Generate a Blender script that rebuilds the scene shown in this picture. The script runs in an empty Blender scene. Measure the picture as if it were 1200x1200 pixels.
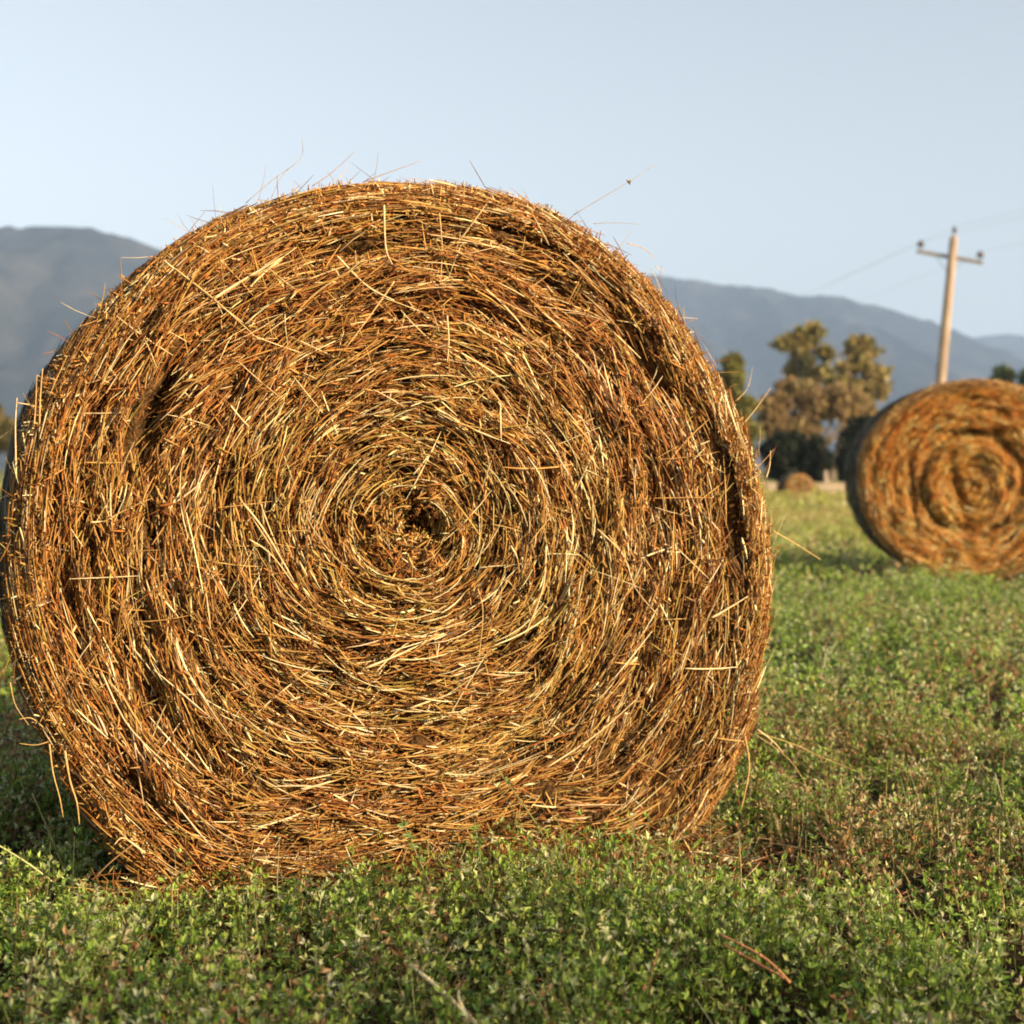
import bpy, math
import numpy as np
from math import radians, sin, cos, tan, pi

# ------------------------------------------------------------------ camera, sky, sun
scene = bpy.context.scene
COL = scene.collection
H = 0.85                                   # eye height
PITCH = math.atan(52 / 1800)
cam_d = bpy.data.cameras.new("camera")
cam = bpy.data.objects.new("camera", cam_d)
COL.objects.link(cam)
cam.location = (0, 0, H)
cam.rotation_euler = (pi / 2 - PITCH, 0, 0)
cam_d.sensor_width = 36
cam_d.lens = 54
cam_d.clip_start = 0.05
cam_d.clip_end = 30000
cam_d.dof.use_dof = True
cam_d.dof.focus_distance = 2.85
cam_d.dof.aperture_fstop = 4.5
scene.camera = cam

SUN_AZ, SUN_EL = radians(57), radians(16)  # azimuth to the right of straight behind the camera
world = bpy.data.worlds.new("World")
scene.world = world
world.use_nodes = True
nt = world.node_tree
nt.nodes.clear()
sky = nt.nodes.new("ShaderNodeTexSky")
sky.sky_type = 'NISHITA'
sky.sun_disc = False
sky.sun_elevation = SUN_EL
# direction towards the sun: (sin az, -cos az); sun_rotation is measured from +Y clockwise
sky.sun_rotation = pi - SUN_AZ
sky.air_density = 1.0
sky.dust_density = 1.6
sky.ozone_density = 1.0
bg = nt.nodes.new("ShaderNodeBackground")
bg.inputs[1].default_value = 0.15
out = nt.nodes.new("ShaderNodeOutputWorld")
hs = nt.nodes.new("ShaderNodeHueSaturation")
hs.inputs["Saturation"].default_value = .40
hs.inputs["Value"].default_value = 0.64
nt.links.new(sky.outputs[0], hs.inputs["Color"])
nt.links.new(hs.outputs[0], bg.inputs[0])
nt.links.new(bg.outputs[0], out.inputs[0])

sun_d = bpy.data.lights.new("sun", 'SUN')
sun_d.energy = 5.0
sun_d.angle = radians(0.5)
sun_d.color = (1.0, 0.75, 0.44)
sun = bpy.data.objects.new("sun", sun_d)
COL.objects.link(sun)
sun.rotation_euler = (pi / 2 - SUN_EL, 0, SUN_AZ)

scene.view_settings.view_transform = 'Standard'
scene.view_settings.look = 'None'
scene.view_settings.exposure = 1.22
scene.view_settings.gamma = 1
scene.cycles.use_denoising = True
scene.cycles.filter_width = 1.9
scene.cycles.volume_bounces = 1
scene.cycles.max_bounces = 8

rng = np.random.default_rng(7)

# ------------------------------------------------------------------ helpers
F = np.array([0, cos(PITCH), -sin(PITCH)])
U = np.array([0, sin(PITCH), cos(PITCH)])
def ray(px, py):
    return F + np.array([1, 0, 0]) * (px - 600) / 1800 + U * (600 - py) / 1800
def at(px, py, Y):
    d = ray(px, py)
    return np.array([0, 0, H]) + d * (Y / d[1])

def tag(o, label=None, cat=None, group=None, kind=None):
    if label: o["label"] = label
    if cat: o["category"] = cat
    if group: o["group"] = group
    if kind: o["kind"] = kind
    return o

def empty(name, loc, rz=0.0):
    o = bpy.data.objects.new(name, None)
    COL.objects.link(o)
    o.location = loc
    o.rotation_euler = (0, 0, rz)
    o.empty_display_size = 0.2
    return o

def np_mesh(name, V, faces, mat, parent=None, tint=None, smooth=True, loc=None):
    """faces: list of int arrays (n,3) or (n,4). V in world space if no parent,
    else in the parent's local space."""
    me = bpy.data.meshes.new(name)
    V = np.asarray(V, dtype=np.float32)
    me.vertices.add(len(V))
    me.vertices.foreach_set("co", V.ravel())
    idx, tot = [], []
    for f in faces:
        f = np.asarray(f, dtype=np.int32)
        if len(f) == 0: continue
        idx.append(f.ravel())
        tot.append(np.full(len(f), f.shape[1], dtype=np.int32))
    idx = np.concatenate(idx); tot = np.concatenate(tot)
    me.loops.add(len(idx))
    me.loops.foreach_set("vertex_index", idx)
    me.polygons.add(len(tot))
    st = np.concatenate([[0], np.cumsum(tot)[:-1]]).astype(np.int32)
    me.polygons.foreach_set("loop_start", st)
    me.polygons.foreach_set("loop_total", tot)
    me.polygons.foreach_set("use_smooth", np.full(len(tot), smooth, dtype=bool))
    me.update(calc_edges=True)
    if tint is not None:
        a = me.color_attributes.new("tint", 'FLOAT_COLOR', 'POINT')
        c = np.ones((len(V), 4), dtype=np.float32)
        c[:, :3] = tint
        a.data.foreach_set("color", c.ravel())
    me.materials.append(mat)
    o = bpy.data.objects.new(name, me)
    COL.objects.link(o)
    if parent: o.parent = parent
    if loc is not None: o.location = loc
    return o

_tab = np.random.default_rng(3).random((256, 256))
def noise(x, y, py=256, seed=0):
    """value noise, periodic in y with period py"""
    x = x + seed * 17.31
    xi = np.floor(x).astype(int); yi = np.floor(y).astype(int)
    fx = x - xi; fy = y - yi
    fx = fx * fx * (3 - 2 * fx); fy = fy * fy * (3 - 2 * fy)
    s = seed * 31
    def t(a, b): return _tab[(a + s) % 256, (b % py + s * 7) % 256]
    return ((t(xi, yi) * (1 - fx) + t(xi + 1, yi) * fx) * (1 - fy)
            + (t(xi, yi + 1) * (1 - fx) + t(xi + 1, yi + 1) * fx) * fy)
def fbm(x, y, oct=4, seed=0):
    v = 0; a = .5; s = 0
    for k in range(oct):
        v = v + a * noise(x * 2 ** k, y * 2 ** k, 256, seed + k); s += a; a *= .5
    return v / s

def norm(a):
    return a / (np.linalg.norm(a, axis=-1, keepdims=True) + 1e-9)

def strands(C, T, K, L, W, seg=3, taper=.5, flat=.6):
    """n bent three-sided stalks: centre C, direction T, curvature vector K, length L, width W"""
    n = len(C)
    T = norm(T)
    ref = rng.normal(size=(n, 3))
    B1 = norm(np.cross(T, ref)); B2 = np.cross(T, B1) * flat
    ts = np.linspace(-.5, .5, seg + 1)
    V = np.zeros((n, seg + 1, 3, 3))
    for i, t in enumerate(ts):
        p = C + T * (L * t)[:, None] + K * ((L * t) ** 2 / 2)[:, None]
        w = W * .5 * (1 - (taper if abs(t) > .49 else 0))
        for j in range(3):
            a = 2 * pi * j / 3
            V[:, i, j] = p + (B1 * cos(a) + B2 * sin(a)) * w[:, None]
    V = V.reshape(-1, 3)
    base = (np.arange(n) * (seg + 1) * 3)[:, None]
    fs = []
    for i in range(seg):
        for j in range(3):
            a = i * 3 + j; b = i * 3 + (j + 1) % 3
            fs.append(base + np.array([a, b, b + 3, a + 3]))
    return V, np.concatenate(fs)

def per(c, k):
    return np.repeat(c, k, axis=0)

def tube(points, radii, sides=8, cap=True):
    P = np.array(points, float); n = len(P)
    V = []; fs = []
    for i in range(n):
        t = P[min(i + 1, n - 1)] - P[max(i - 1, 0)]
        t = t / np.linalg.norm(t)
        r = np.array([0, 0, 1.]) if abs(t[2]) < .9 else np.array([1., 0, 0])
        a = np.cross(t, r); a /= np.linalg.norm(a); b = np.cross(t, a)
        for j in range(sides):
            th = 2 * pi * j / sides
            V.append(P[i] + (a * cos(th) + b * sin(th)) * radii[i])
    for i in range(n - 1):
        for j in range(sides):
            k = (j + 1) % sides
            fs.append([i * sides + j, i * sides + k, (i + 1) * sides + k, (i + 1) * sides + j])
    tri = []
    if cap:
        V.append(P[0]); V.append(P[-1]); c0 = n * sides; c1 = c0 + 1
        for j in range(sides):
            k = (j + 1) % sides
            tri.append([c0, k, j]); tri.append([c1, (n - 1) * sides + j, (n - 1) * sides + k])
    return np.array(V), np.array(fs), np.array(tri, dtype=int).reshape(-1, 3)

class MB:
    def __init__(s): s.V = []; s.q = []; s.t = []; s.n = 0
    def add(s, V, q=None, t=None):
        s.V.append(np.asarray(V, float))
        if q is not None and len(q): s.q.append(np.asarray(q) + s.n)
        if t is not None and len(t): s.t.append(np.asarray(t) + s.n)
        s.n += len(V)
    def tube(s, p, r, sides=8): s.add(*tube(p, r, sides))
    def box(s, c, d, rz=0.0, tilt=0.0):
        v = np.array([[x, y, z] for x in (-.5, .5) for y in (-.5, .5) for z in (-.5, .5)]) * d
        ct, st_ = cos(tilt), sin(tilt)
        v = np.stack([v[:, 0] * ct + v[:, 2] * st_, v[:, 1], -v[:, 0] * st_ + v[:, 2] * ct], 1)
        cz, sz = cos(rz), sin(rz)
        v = np.stack([v[:, 0] * cz - v[:, 1] * sz, v[:, 0] * sz + v[:, 1] * cz, v[:, 2]], 1) + np.array(c)
        s.add(v, [[0, 1, 3, 2], [4, 6, 7, 5], [0, 4, 5, 1], [2, 3, 7, 6], [0, 2, 6, 4], [1, 5, 7, 3]])
    def build(s, name, mat, parent=None, tint=None, smooth=True):
        f = []
        if s.q: f.append(np.concatenate(s.q))
        if s.t: f.append(np.concatenate(s.t))
        V = np.concatenate(s.V)
        if tint is not None: tint = np.broadcast_to(np.array(tint), (len(V), 3))
        return np_mesh(name, V, f, mat, parent, tint, smooth)

# ------------------------------------------------------------------ materials
def new_mat(name):
    m = bpy.data.materials.new(name); m.use_nodes = True
    n = m.node_tree.nodes; b = n["Principled BSDF"]
    return m, n, m.node_tree.links, b
def tint_mat(name, rough=.6, spec=.3, transl=0.0, noise_scale=None, noise_amt=.25):
    m, n, l, b = new_mat(name)
    a = n.new("ShaderNodeAttribute"); a.attribute_name = "tint"
    colour = a.outputs["Color"]
    if noise_scale:
        tc = n.new("ShaderNodeTexCoord"); nz = n.new("ShaderNodeTexNoise")
        nz.inputs["Scale"].default_value = noise_scale; nz.inputs["Detail"].default_value = 3
        l.new(tc.outputs["Object"], nz.inputs["Vector"])
        mr = n.new("ShaderNodeMapRange")
        mr.inputs[1].default_value = .3; mr.inputs[2].default_value = .7
        mr.inputs[3].default_value = 1 - noise_amt; mr.inputs[4].default_value = 1 + noise_amt
        l.new(nz.outputs["Fac"], mr.inputs[0])
        vm = n.new("ShaderNodeVectorMath"); vm.operation = 'SCALE'
        l.new(colour, vm.inputs[0]); l.new(mr.outputs[0], vm.inputs["Scale"])
        colour = vm.outputs[0]
    l.new(colour, b.inputs["Base Color"])
    b.inputs["Roughness"].default_value = rough
    b.inputs["Specular IOR Level"].default_value = spec
    if transl > 0:
        tr = n.new("ShaderNodeBsdfTranslucent"); mx = n.new("ShaderNodeMixShader")
        mx.inputs[0].default_value = transl
        l.new(colour, tr.inputs["Color"])
        l.new(b.outputs[0], mx.inputs[1]); l.new(tr.outputs[0], mx.inputs[2])
        l.new(mx.outputs[0], n["Material Output"].inputs["Surface"])
    return m
def noise_mat(name, stops, scale=5, detail=6, rough=.9, bump=0, bscale=None, stretch=(1, 1, 1), spec=.2):
    m, n, l, b = new_mat(name)
    tc = n.new("ShaderNodeTexCoord"); mp = n.new("ShaderNodeMapping")
    mp.inputs["Scale"].default_value = stretch
    l.new(tc.outputs["Object"], mp.inputs[0])
    nz = n.new("ShaderNodeTexNoise"); nz.inputs["Scale"].default_value = scale
    nz.inputs["Detail"].default_value = detail
    l.new(mp.outputs[0], nz.inputs["Vector"])
    cr = n.new("ShaderNodeValToRGB")
    e = cr.color_ramp.elements
    e[0].position, e[0].color = stops[0][0], (*stops[0][1], 1)
    e[1].position, e[1].color = stops[-1][0], (*stops[-1][1], 1)
    for p, c in stops[1:-1]:
        x = e.new(p); x.color = (*c, 1)
    l.new(nz.outputs["Fac"], cr.inputs[0]); l.new(cr.outputs[0], b.inputs["Base Color"])
    b.inputs["Roughness"].default_value = rough; b.inputs["Specular IOR Level"].default_value = spec
    if bump:
        n2 = n.new("ShaderNodeTexNoise"); n2.inputs["Scale"].default_value = bscale or scale * 3
        n2.inputs["Detail"].default_value = 6
        l.new(mp.outputs[0], n2.inputs["Vector"])
        bp = n.new("ShaderNodeBump"); bp.inputs["Strength"].default_value = 1
        bp.inputs["Distance"].default_value = bump
        l.new(n2.outputs["Fac"], bp.inputs["Height"]); l.new(bp.outputs[0], b.inputs["Normal"])
    return m

M_hay = tint_mat("hay_straw", rough=.55, spec=.35, transl=.05, noise_scale=60, noise_amt=.18)
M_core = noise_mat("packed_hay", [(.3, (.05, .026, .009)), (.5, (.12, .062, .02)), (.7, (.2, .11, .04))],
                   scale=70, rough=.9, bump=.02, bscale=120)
M_leaf = tint_mat("alfalfa_leaf", rough=.42, spec=.5, transl=.38)
M_tree = tint_mat("tree_leaf", rough=.6, spec=.25, transl=.35)
M_stalk = tint_mat("dry_stalk", rough=.5, spec=.4, noise_scale=40, noise_amt=.2)
M_bark = noise_mat("bark", [(.3, (.12, .085, .055)), (.7, (.3, .24, .18))], scale=3, bump=.03, stretch=(1, 1, .3))
M_pole = noise_mat("weathered_pole_wood", [(.3, (.24, .17, .12)), (.7, (.46, .35, .26))], scale=5,
                   bump=.01, stretch=(3, 3, .25), bscale=12)
M_arm = noise_mat("dark_weathered_timber", [(.3, (.10, .085, .07)), (.7, (.2, .17, .14))], scale=6, stretch=(.4, 3, 3))
M_ins = noise_mat("brown_glazed_ceramic", [(.3, (.09, .07, .07)), (.7, (.14, .12, .11))], scale=10, rough=.25, spec=.5)
M_wire = noise_mat("aged_aluminium_wire", [(.3, (.4, .4, .4)), (.7, (.55, .55, .55))], scale=4, rough=.5)
M_fence = noise_mat("pale_weathered_board", [(.3, (.28, .22, .15)), (.7, (.46, .36, .26))], scale=6, stretch=(.3, 3, 3), bump=.01)

# ------------------------------------------------------------------ ground
def axis(lim, near, n):
    t = np.linspace(-1, 1, n)
    k = math.asinh(lim / near)
    return near * np.sinh(t * k)
gx = axis(9000, 3, 261); gy = axis(9000, 3, 261) + 3
X, Y = np.meshgrid(gx, gy)
rr = np.hypot(X, Y - 3)
Z = (fbm(X * 2.2 + 50, Y * 2.2 + 50, 3, 5) - .5) * .05 * np.exp(-(rr / 25) ** 2)
Z = np.where(np.abs(X) + np.abs(Y) > 400, 0, Z) - .01
nx, ny = len(gx), len(gy)
I = np.arange(nx * ny).reshape(ny, nx)
Q = np.stack([I[:-1, :-1], I[:-1, 1:], I[1:, 1:], I[1:, :-1]], -1).reshape(-1, 4)
mg, n, l, b = new_mat("field_soil")
tc = n.new("ShaderNodeTexCoord")
def nz(scale, det=5):
    x = n.new("ShaderNodeTexNoise"); x.inputs["Scale"].default_value = scale; x.inputs["Detail"].default_value = det
    l.new(tc.outputs["Object"], x.inputs["Vector"]); return x
def ramp(src, stops):
    cr = n.new("ShaderNodeValToRGB"); e = cr.color_ramp.elements
    e[0].position, e[0].color = stops[0][0], (*stops[0][1], 1)
    e[1].position, e[1].color = stops[-1][0], (*stops[-1][1], 1)
    for p, c in stops[1:-1]:
        q = e.new(p); q.color = (*c, 1)
    l.new(src, cr.inputs[0]); return cr
small = ramp(nz(9, 8).outputs["Fac"], [(.3, (.014, .011, .006)), (.5, (.035, .024, .012)), (.7, (.10, .065, .03))])
mid = ramp(nz(.8, 8).outputs["Fac"], [(.3, (.16, .19, .04)), (.5, (.26, .25, .07)), (.7, (.36, .29, .11))])
big = ramp(nz(.006, 6).outputs["Fac"], [(.35, (.05, .08, .025)), (.5, (.14, .14, .05)), (.65, (.25, .2, .09))])
vl = n.new("ShaderNodeVectorMath"); vl.operation = 'LENGTH'; l.new(tc.outputs["Object"], vl.inputs[0])
def mixby(a, bb, d0, d1):
    mr = n.new("ShaderNodeMapRange"); mr.inputs[1].default_value = d0; mr.inputs[2].default_value = d1
    l.new(vl.outputs["Value"], mr.inputs[0])
    mx = n.new("ShaderNodeMix"); mx.data_type = 'RGBA'
    l.new(mr.outputs[0], mx.inputs[0]); l.new(a, mx.inputs[6]); l.new(bb, mx.inputs[7]); return mx.outputs[2]
c1 = mixby(small.outputs[0], mid.outputs[0], 8, 30)
c2 = mixby(c1, big.outputs[0], 60, 300)
l.new(c2, b.inputs["Base Color"]); b.inputs["Roughness"].default_value = .95; b.inputs["Specular IOR Level"].default_value = .1
bp = n.new("ShaderNodeBump"); bp.inputs["Distance"].default_value = .02
l.new(nz(30, 6).outputs["Fac"], bp.inputs["Height"]); l.new(bp.outputs[0], b.inputs["Normal"])
ground = np_mesh("ground", np.stack([X, Y, Z], -1).reshape(-1, 3), [Q], mg)
tag(ground, kind="structure")

# earth bank added out of view behind the camera to shade the foreground
bx = np.linspace(-30, 40, 281); bt = np.linspace(-1, 1, 25)
BX, BT = np.meshgrid(bx, bt)
crest = 2.02 + (fbm(BX * 1.1 + 9, BX * 0 + 2, 4, 9) - .5) * .35
BZ = crest * np.cos(BT * pi / 2) ** 1.2 - .03 + (fbm(BX * 3, BT * 3 + 20, 3, 4) - .5) * .12
BY = -1.9 + BT * 1.4
I = np.arange(BX.size).reshape(BX.shape)
Q = np.stack([I[:-1, :-1], I[:-1, 1:], I[1:, 1:], I[1:, :-1]], -1).reshape(-1, 4)
M_bank = noise_mat("shade_bank_soil", [(.3, (.06, .08, .025)), (.5, (.12, .11, .045)), (.7, (.2, .14, .07))], scale=3, bump=.03)
bank = np_mesh("shade_bank", np.stack([BX, BY, BZ], -1).reshape(-1, 3), [Q], M_bank)
tag(bank, kind="structure")
# tall dry grass added along its crest to soften that shade
n = 5200
gx_ = rng.uniform(-4, 15, n); gt = rng.normal(0, .22, n)
gz_ = (2.02 + (fbm(gx_ * 1.1 + 9, gx_ * 0 + 2, 4, 9) - .5) * .35) * np.cos(np.clip(gt, -.9, .9) * pi / 2) ** 1.2 - .05
gl = rng.uniform(.15, .5, n)
T = norm(np.stack([rng.normal(0, .3, n), rng.normal(0, .3, n), np.ones(n)], -1))
V, Q = strands(np.stack([gx_, -1.9 + gt * 1.4, gz_], -1) + T * (gl / 2)[:, None], T, rng.normal(0, 1, (n, 3)), gl, rng.uniform(.004, .008, n), 3, .8, .3)
shade_bank_grass = (V, Q, n)

# ------------------------------------------------------------------ hills
def mountain_material(name, a, b_, c):
    return noise_mat(name, [(.32, a), (.5, b_), (.66, c)], scale=.011, detail=12, rough=1, bump=14, bscale=.03, spec=0.0)
def ridge(name, prof, D, depth, mat, seed, spur=.34):
    """prof: list of (px, py) of the skyline when seen from the field; D its distance"""
    px = np.array([p[0] for p in prof], float); py = np.array([p[1] for p in prof], float)
    xs = (px - 600) / 1800 * D; hs = (548 - py) / 1800 * D + H
    gx = np.linspace(xs[0], xs[-1], 640); t = np.linspace(-1, 1, 150)
    hh = np.interp(gx, xs, hs)
    k = np.hanning(15); k /= k.sum()
    hh = np.convolve(np.pad(hh, 7, mode='edge'), k, mode='valid')
    GX, T = np.meshgrid(gx, t)
    base = np.clip(1 - np.abs(T), 0, 1)
    s = np.abs(fbm(GX / (D * .10) + 40 + T * .5, T * 1.1 + 30, 4, seed) * 2 - 1)     # spurs run down the slope
    shape = base ** (.75 + 1.1 * s * 1.3)
    Zm = hh[None, :] * shape * (1 - spur * s * np.sin(np.clip(base, 0, 1) * pi)) \
        + (fbm(GX / 60 + 11, T * depth / 60 + 13, 3, seed + 3) - .5) * 9 * np.clip(base * 6, 0, 1) - 1 \
        + (noise(GX / 17 + 5, T * depth / 17 + 9, 256, seed + 5) - .5) * 8 * np.clip(base * 6, 0, 1)
    edge = np.clip(np.minimum(GX - xs[0], xs[-1] - GX) / (D * .05), 0, 1)
    Zm = Zm * (edge ** .6) - (1 - edge) * 3
    Ym = D + T * depth + 0 * GX
    I = np.arange(GX.size).reshape(GX.shape)
    Q = np.stack([I[:-1, :-1], I[:-1, 1:], I[1:, 1:], I[1:, :-1]], -1).reshape(-1, 4)
    o = np_mesh(name, np.stack([GX, Ym, Zm], -1).reshape(-1, 3), [Q], mat)
    tag(o, kind="structure")
    return o
M_hillA = mountain_material("hill_forest", (.010, .015, .016), (.024, .026, .025), (.046, .045, .042))
M_hillB = mountain_material("hill_forest_far", (.008, .012, .014), (.016, .019, .021), (.05, .043, .036))
ridge("hills", [(-900, 330), (-600, 300), (-300, 262), (-120, 272), (0, 267), (60, 264), (110, 268), (150, 278),
                (185, 291), (250, 320), (340, 365), (450, 420), (560, 480), (640, 520)], 2200, 900, M_hillA, 2)
ridge("hills", [(300, 470), (420, 400), (540, 350), (660, 325), (730, 320), (790, 324), (860, 333), (905, 338),
                (930, 346), (965, 345), (1005, 352), (1060, 367), (1100, 380), (1140, 398), (1200, 418),
                (1300, 440), (1420, 490), (1500, 530)], 3300, 1100, M_hillB, 6)
ridge("hills", [(700, 480), (850, 440), (1000, 412), (1120, 398), (1160, 392), (1200, 392), (1300, 380), (1500, 350),
                (1800, 370), (2100, 420), (2300, 500)], 4600, 1000, M_hillB, 11)

# the evening air: pale haze that turns far slopes blue
hz = MB(); hz.box((0, 2600, 249), (12000, 6600, 502))
mh = bpy.data.materials.new("haze_air"); mh.use_nodes = True
n = mh.node_tree.nodes; n.clear()
pv = n.new("ShaderNodeVolumePrincipled"); mo = n.new("ShaderNodeOutputMaterial")
pv.inputs["Color"].default_value = (.46, .65, 1.0, 1)
pv.inputs["Density"].default_value = .00020
pv.inputs["Anisotropy"].default_value = 0.0
mh.node_tree.links.new(pv.outputs[0], mo.inputs["Volume"])
haze = hz.build("haze", mh, smooth=False)
tag(haze, kind="stuff")

# ------------------------------------------------------------------ hay bales
PAL = np.array([[.52, .31, .095], [.43, .205, .048], [.33, .12, .024], [.84, .67, .40], [.20, .068, .015],
                [.40, .28, .065], [.08, .034, .011]])
def hay_colours(n, w=(.22, .25, .18, .12, .10, .06, .08)):
    w = np.array(w) / sum(w)
    c = PAL[rng.choice(len(PAL), n, p=w)]
    return np.clip(.98 * c * rng.uniform(.6, 1.35, (n, 1)) * rng.uniform(.95, 1.05, (n, 3)) , 0, .9)

class Bale:
    """outline_uv: closed list of face-plane points round the spiral centre, counter-clockwise"""
    def __init__(s, name, centre, alpha, outline_uv, length=1.2, rs=.06, nf=42000, pits=(), seed=0, wscale=1.0,
                 ring=.055, dome=0.0, core_w=None, lump=1.0, rings=(), bright=1.0):
        s.bright = bright
        s.rings = rings
        s.C = np.array(centre); s.a = alpha; s.L = length; s.rs = rs; s.pits = pits; s.seed = seed
        s.ring = ring; s.lump = lump; s.dome = dome
        P = np.array(outline_uv, float)
        # smooth closed curve
        n = len(P); fine = []
        for i in range(n):
            p0, p1, p2, p3 = P[i - 1], P[i], P[(i + 1) % n], P[(i + 2) % n]
            for t in np.linspace(0, 1, 12, endpoint=False):
                fine.append(.5 * ((2 * p1) + (-p0 + p2) * t + (2 * p0 - 5 * p1 + 4 * p2 - p3) * t * t
                                  + (-p0 + 3 * p1 - 3 * p2 + p3) * t ** 3))
        fine = np.array(fine)
        th = np.arctan2(fine[:, 1], fine[:, 0]); r = np.hypot(fine[:, 0], fine[:, 1])
        o = np.argsort(th); th, r = th[o], r[o]
        s.Rm = float(np.mean(r)); s.th = np.concatenate([th - 2 * pi, th, th + 2 * pi]); s.r = np.tile(r, 3)
        s.u = np.array([cos(alpha), sin(alpha), 0]); s.v = np.array([0, 0, 1.]); s.w = np.array([sin(alpha), -cos(alpha), 0])
        base = s.C.copy(); base[2] = 0
        s.root = empty(name, base, alpha)
        s.nf = nf; s.ws = wscale
    def R(s, th): return np.interp(th, s.th, s.r)
    def rad(s, rho, th):          # windings go from round at the heart to the outline's own shape at the rim
        k = np.clip(rho, 0, 1) ** 1.6
        return rho * (s.R(th) * k + s.Rm * (1 - k))
    def loc(s, u, v, w):          # face coords -> the bale's own space (origin on the ground under the face)
        return np.stack([u, -w, v + s.C[2]], -1)
    def depth(s, rho, th):
        """relief of the cut end, metres (negative = in)"""
        R = s.R(th); r = s.rad(rho, th)
        ph = r / s.ring + th / (2 * pi)
        wad = (noise(r / .035, (th / (2 * pi) + .5) * 26, 26, s.seed + 1) - .5) * .052 \
            + (noise(r / .014, (th / (2 * pi) + .5) * 70, 70, s.seed + 2) - .5) * .044
        u, v = r * np.cos(th), r * np.sin(th)
        lump = (fbm(u / .11 + 40, v / .11 + 40, 3, s.seed + 5) - .5) * .045
        d = (-np.abs(np.sin(pi * ph)) * .010 + wad + lump) * s.lump
        d = d * np.clip((r + .05) / .12, .35, 1)
        d += s.dome * (1 - rho ** 2)
        for (pu, pv, ru, rv, ang, dep) in s.pits:
            du, dv = u - pu, v - pv
            a, b = du * cos(ang) + dv * sin(ang), -du * sin(ang) + dv * cos(ang)
            d -= dep * np.exp(-((a / ru) ** 2 + (b / rv) ** 2) ** 1.5)
        for (r0, rw, am) in s.rings:
            d += am * np.exp(-((r - r0 - .03 * np.sin(th)) / rw) ** 2)
        e = np.clip((r - (R - s.rs)) / s.rs, 0, 1)
        d = d * (1 - .6 * e) - s.rs * (1 - np.sqrt(np.clip(1 - e ** 2, 0, 1)))
        return d
    def build(s):
        # --- packed core
        nth = 360; th = np.linspace(-pi, pi, nth, endpoint=False)
        rings = []; rh = np.concatenate([np.linspace(.0, .92, 90)[1:], 1 - (1 - np.sin(np.linspace(0, pi / 2, 9)[1:])) * .08])
        R = s.R(th)
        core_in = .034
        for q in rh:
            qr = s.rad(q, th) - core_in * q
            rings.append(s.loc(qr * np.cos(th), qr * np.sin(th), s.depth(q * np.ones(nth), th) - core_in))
        for k, w in enumerate(np.linspace(.09, s.L - .05, 26)):
            rr = R - core_in + (fbm(th * 9 + 20, w * 9 + 0 * th + 20, 3, s.seed) - .5) * .04 * (1 - np.cos(0))
            rr = R - core_in + (noise(w / .05 + 0 * th, (th / (2 * pi) + .5) * 40, 40, s.seed + 8) - .5) * .025
            rings.append(s.loc(rr * np.cos(th), rr * np.sin(th), -w + 0 * th))
        for q, w in ((.93, s.L), (.5, s.L + .01)):
            rings.append(s.loc(q * R * np.cos(th), q * R * np.sin(th), -w + 0 * th))
        nr = len(rings)
        V = np.concatenate(rings + [s.loc(np.zeros(1), np.zeros(1), s.depth(np.zeros(1), np.zeros(1)) - core_in),
                                    s.loc(np.zeros(1), np.zeros(1), np.array([-s.L - .01]))])
        I = np.arange(nr * nth).reshape(nr, nth); J = np.roll(I, -1, axis=1)
        Q = np.stack([I[:-1], I[1:], J[1:], J[:-1]], -1).reshape(-1, 4)
        c0 = nr * nth
        T1 = np.stack([np.full(nth, c0), I[0], J[0]], -1); T2 = np.stack([np.full(nth, c0 + 1), J[-1], I[-1]], -1)
        V[:, 2] = np.maximum(V[:, 2], -.02)
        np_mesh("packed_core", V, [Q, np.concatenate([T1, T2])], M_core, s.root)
        # --- straws of the cut end
        mb = MB(); tints = []
        def face(n, L0, L1, W0, W1, jit, d0, d1, weights=None, seg=3, out=.10, rmax=1.0):
            rho = np.sqrt(rng.random(n)) * rmax; th = rng.uniform(-pi, pi, n)
            R = s.R(th); r = s.rad(rho, th)
            L = rng.uniform(L0, L1, n) * np.clip(r / .12, .35, 1) * np.where(R - r < .07, .45, 1)
            # direction along the winding, from the outline's own tangent
            e = 1e-2
            ra, rb = s.rad(rho, th - e), s.rad(rho, th + e)
            tu = rb * np.cos(th + e) - ra * np.cos(th - e); tv = rb * np.sin(th + e) - ra * np.sin(th - e)
            g = rng.normal(0, jit, n)
            wild = rng.random(n) < .15
            g = np.where(wild, rng.uniform(-pi, pi, n), g)
            # wads: neighbours lie alike
            g = g + (noise(r / .05, (th / (2 * pi) + .5) * 22, 22, s.seed + 4) - .5) * .5
            a = np.arctan2(tv, tu) + g
            sl = rng.normal(0, out, n)
            T = s.loc(np.cos(a), np.sin(a), sl) - s.loc(np.zeros(n), np.zeros(n), np.zeros(n))
            Kc = (1 / np.maximum(r, .06)) * np.cos(g) * (~wild)
            jb = rng.normal(0, 1.6, n)
            K = s.loc(-np.sin(a) * (Kc + jb), np.cos(a) * (Kc + jb), rng.normal(0, 1.2, n)) - s.loc(np.zeros(n), np.zeros(n), np.zeros(n))
            w = s.depth(rho, th) + rng.uniform(d0, d1, n)
            C = s.loc(r * np.cos(th), r * np.sin(th), w)
            V, Q = strands(C, T, K, L, rng.uniform(W0, W1, n) * s.ws, seg)
            mb.add(V, Q)
            c = hay_colours(n, weights) if weights is not None else hay_colours(n)
            # greener and yellower hay towards the middle windings, redder outside
            gz = noise(r / .06, (th / (2 * pi) + .5) * 9, 9, s.seed + 12)
            c = c * (1 + (gz - .5)[:, None] * np.array([0, .14, .08]))
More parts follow.
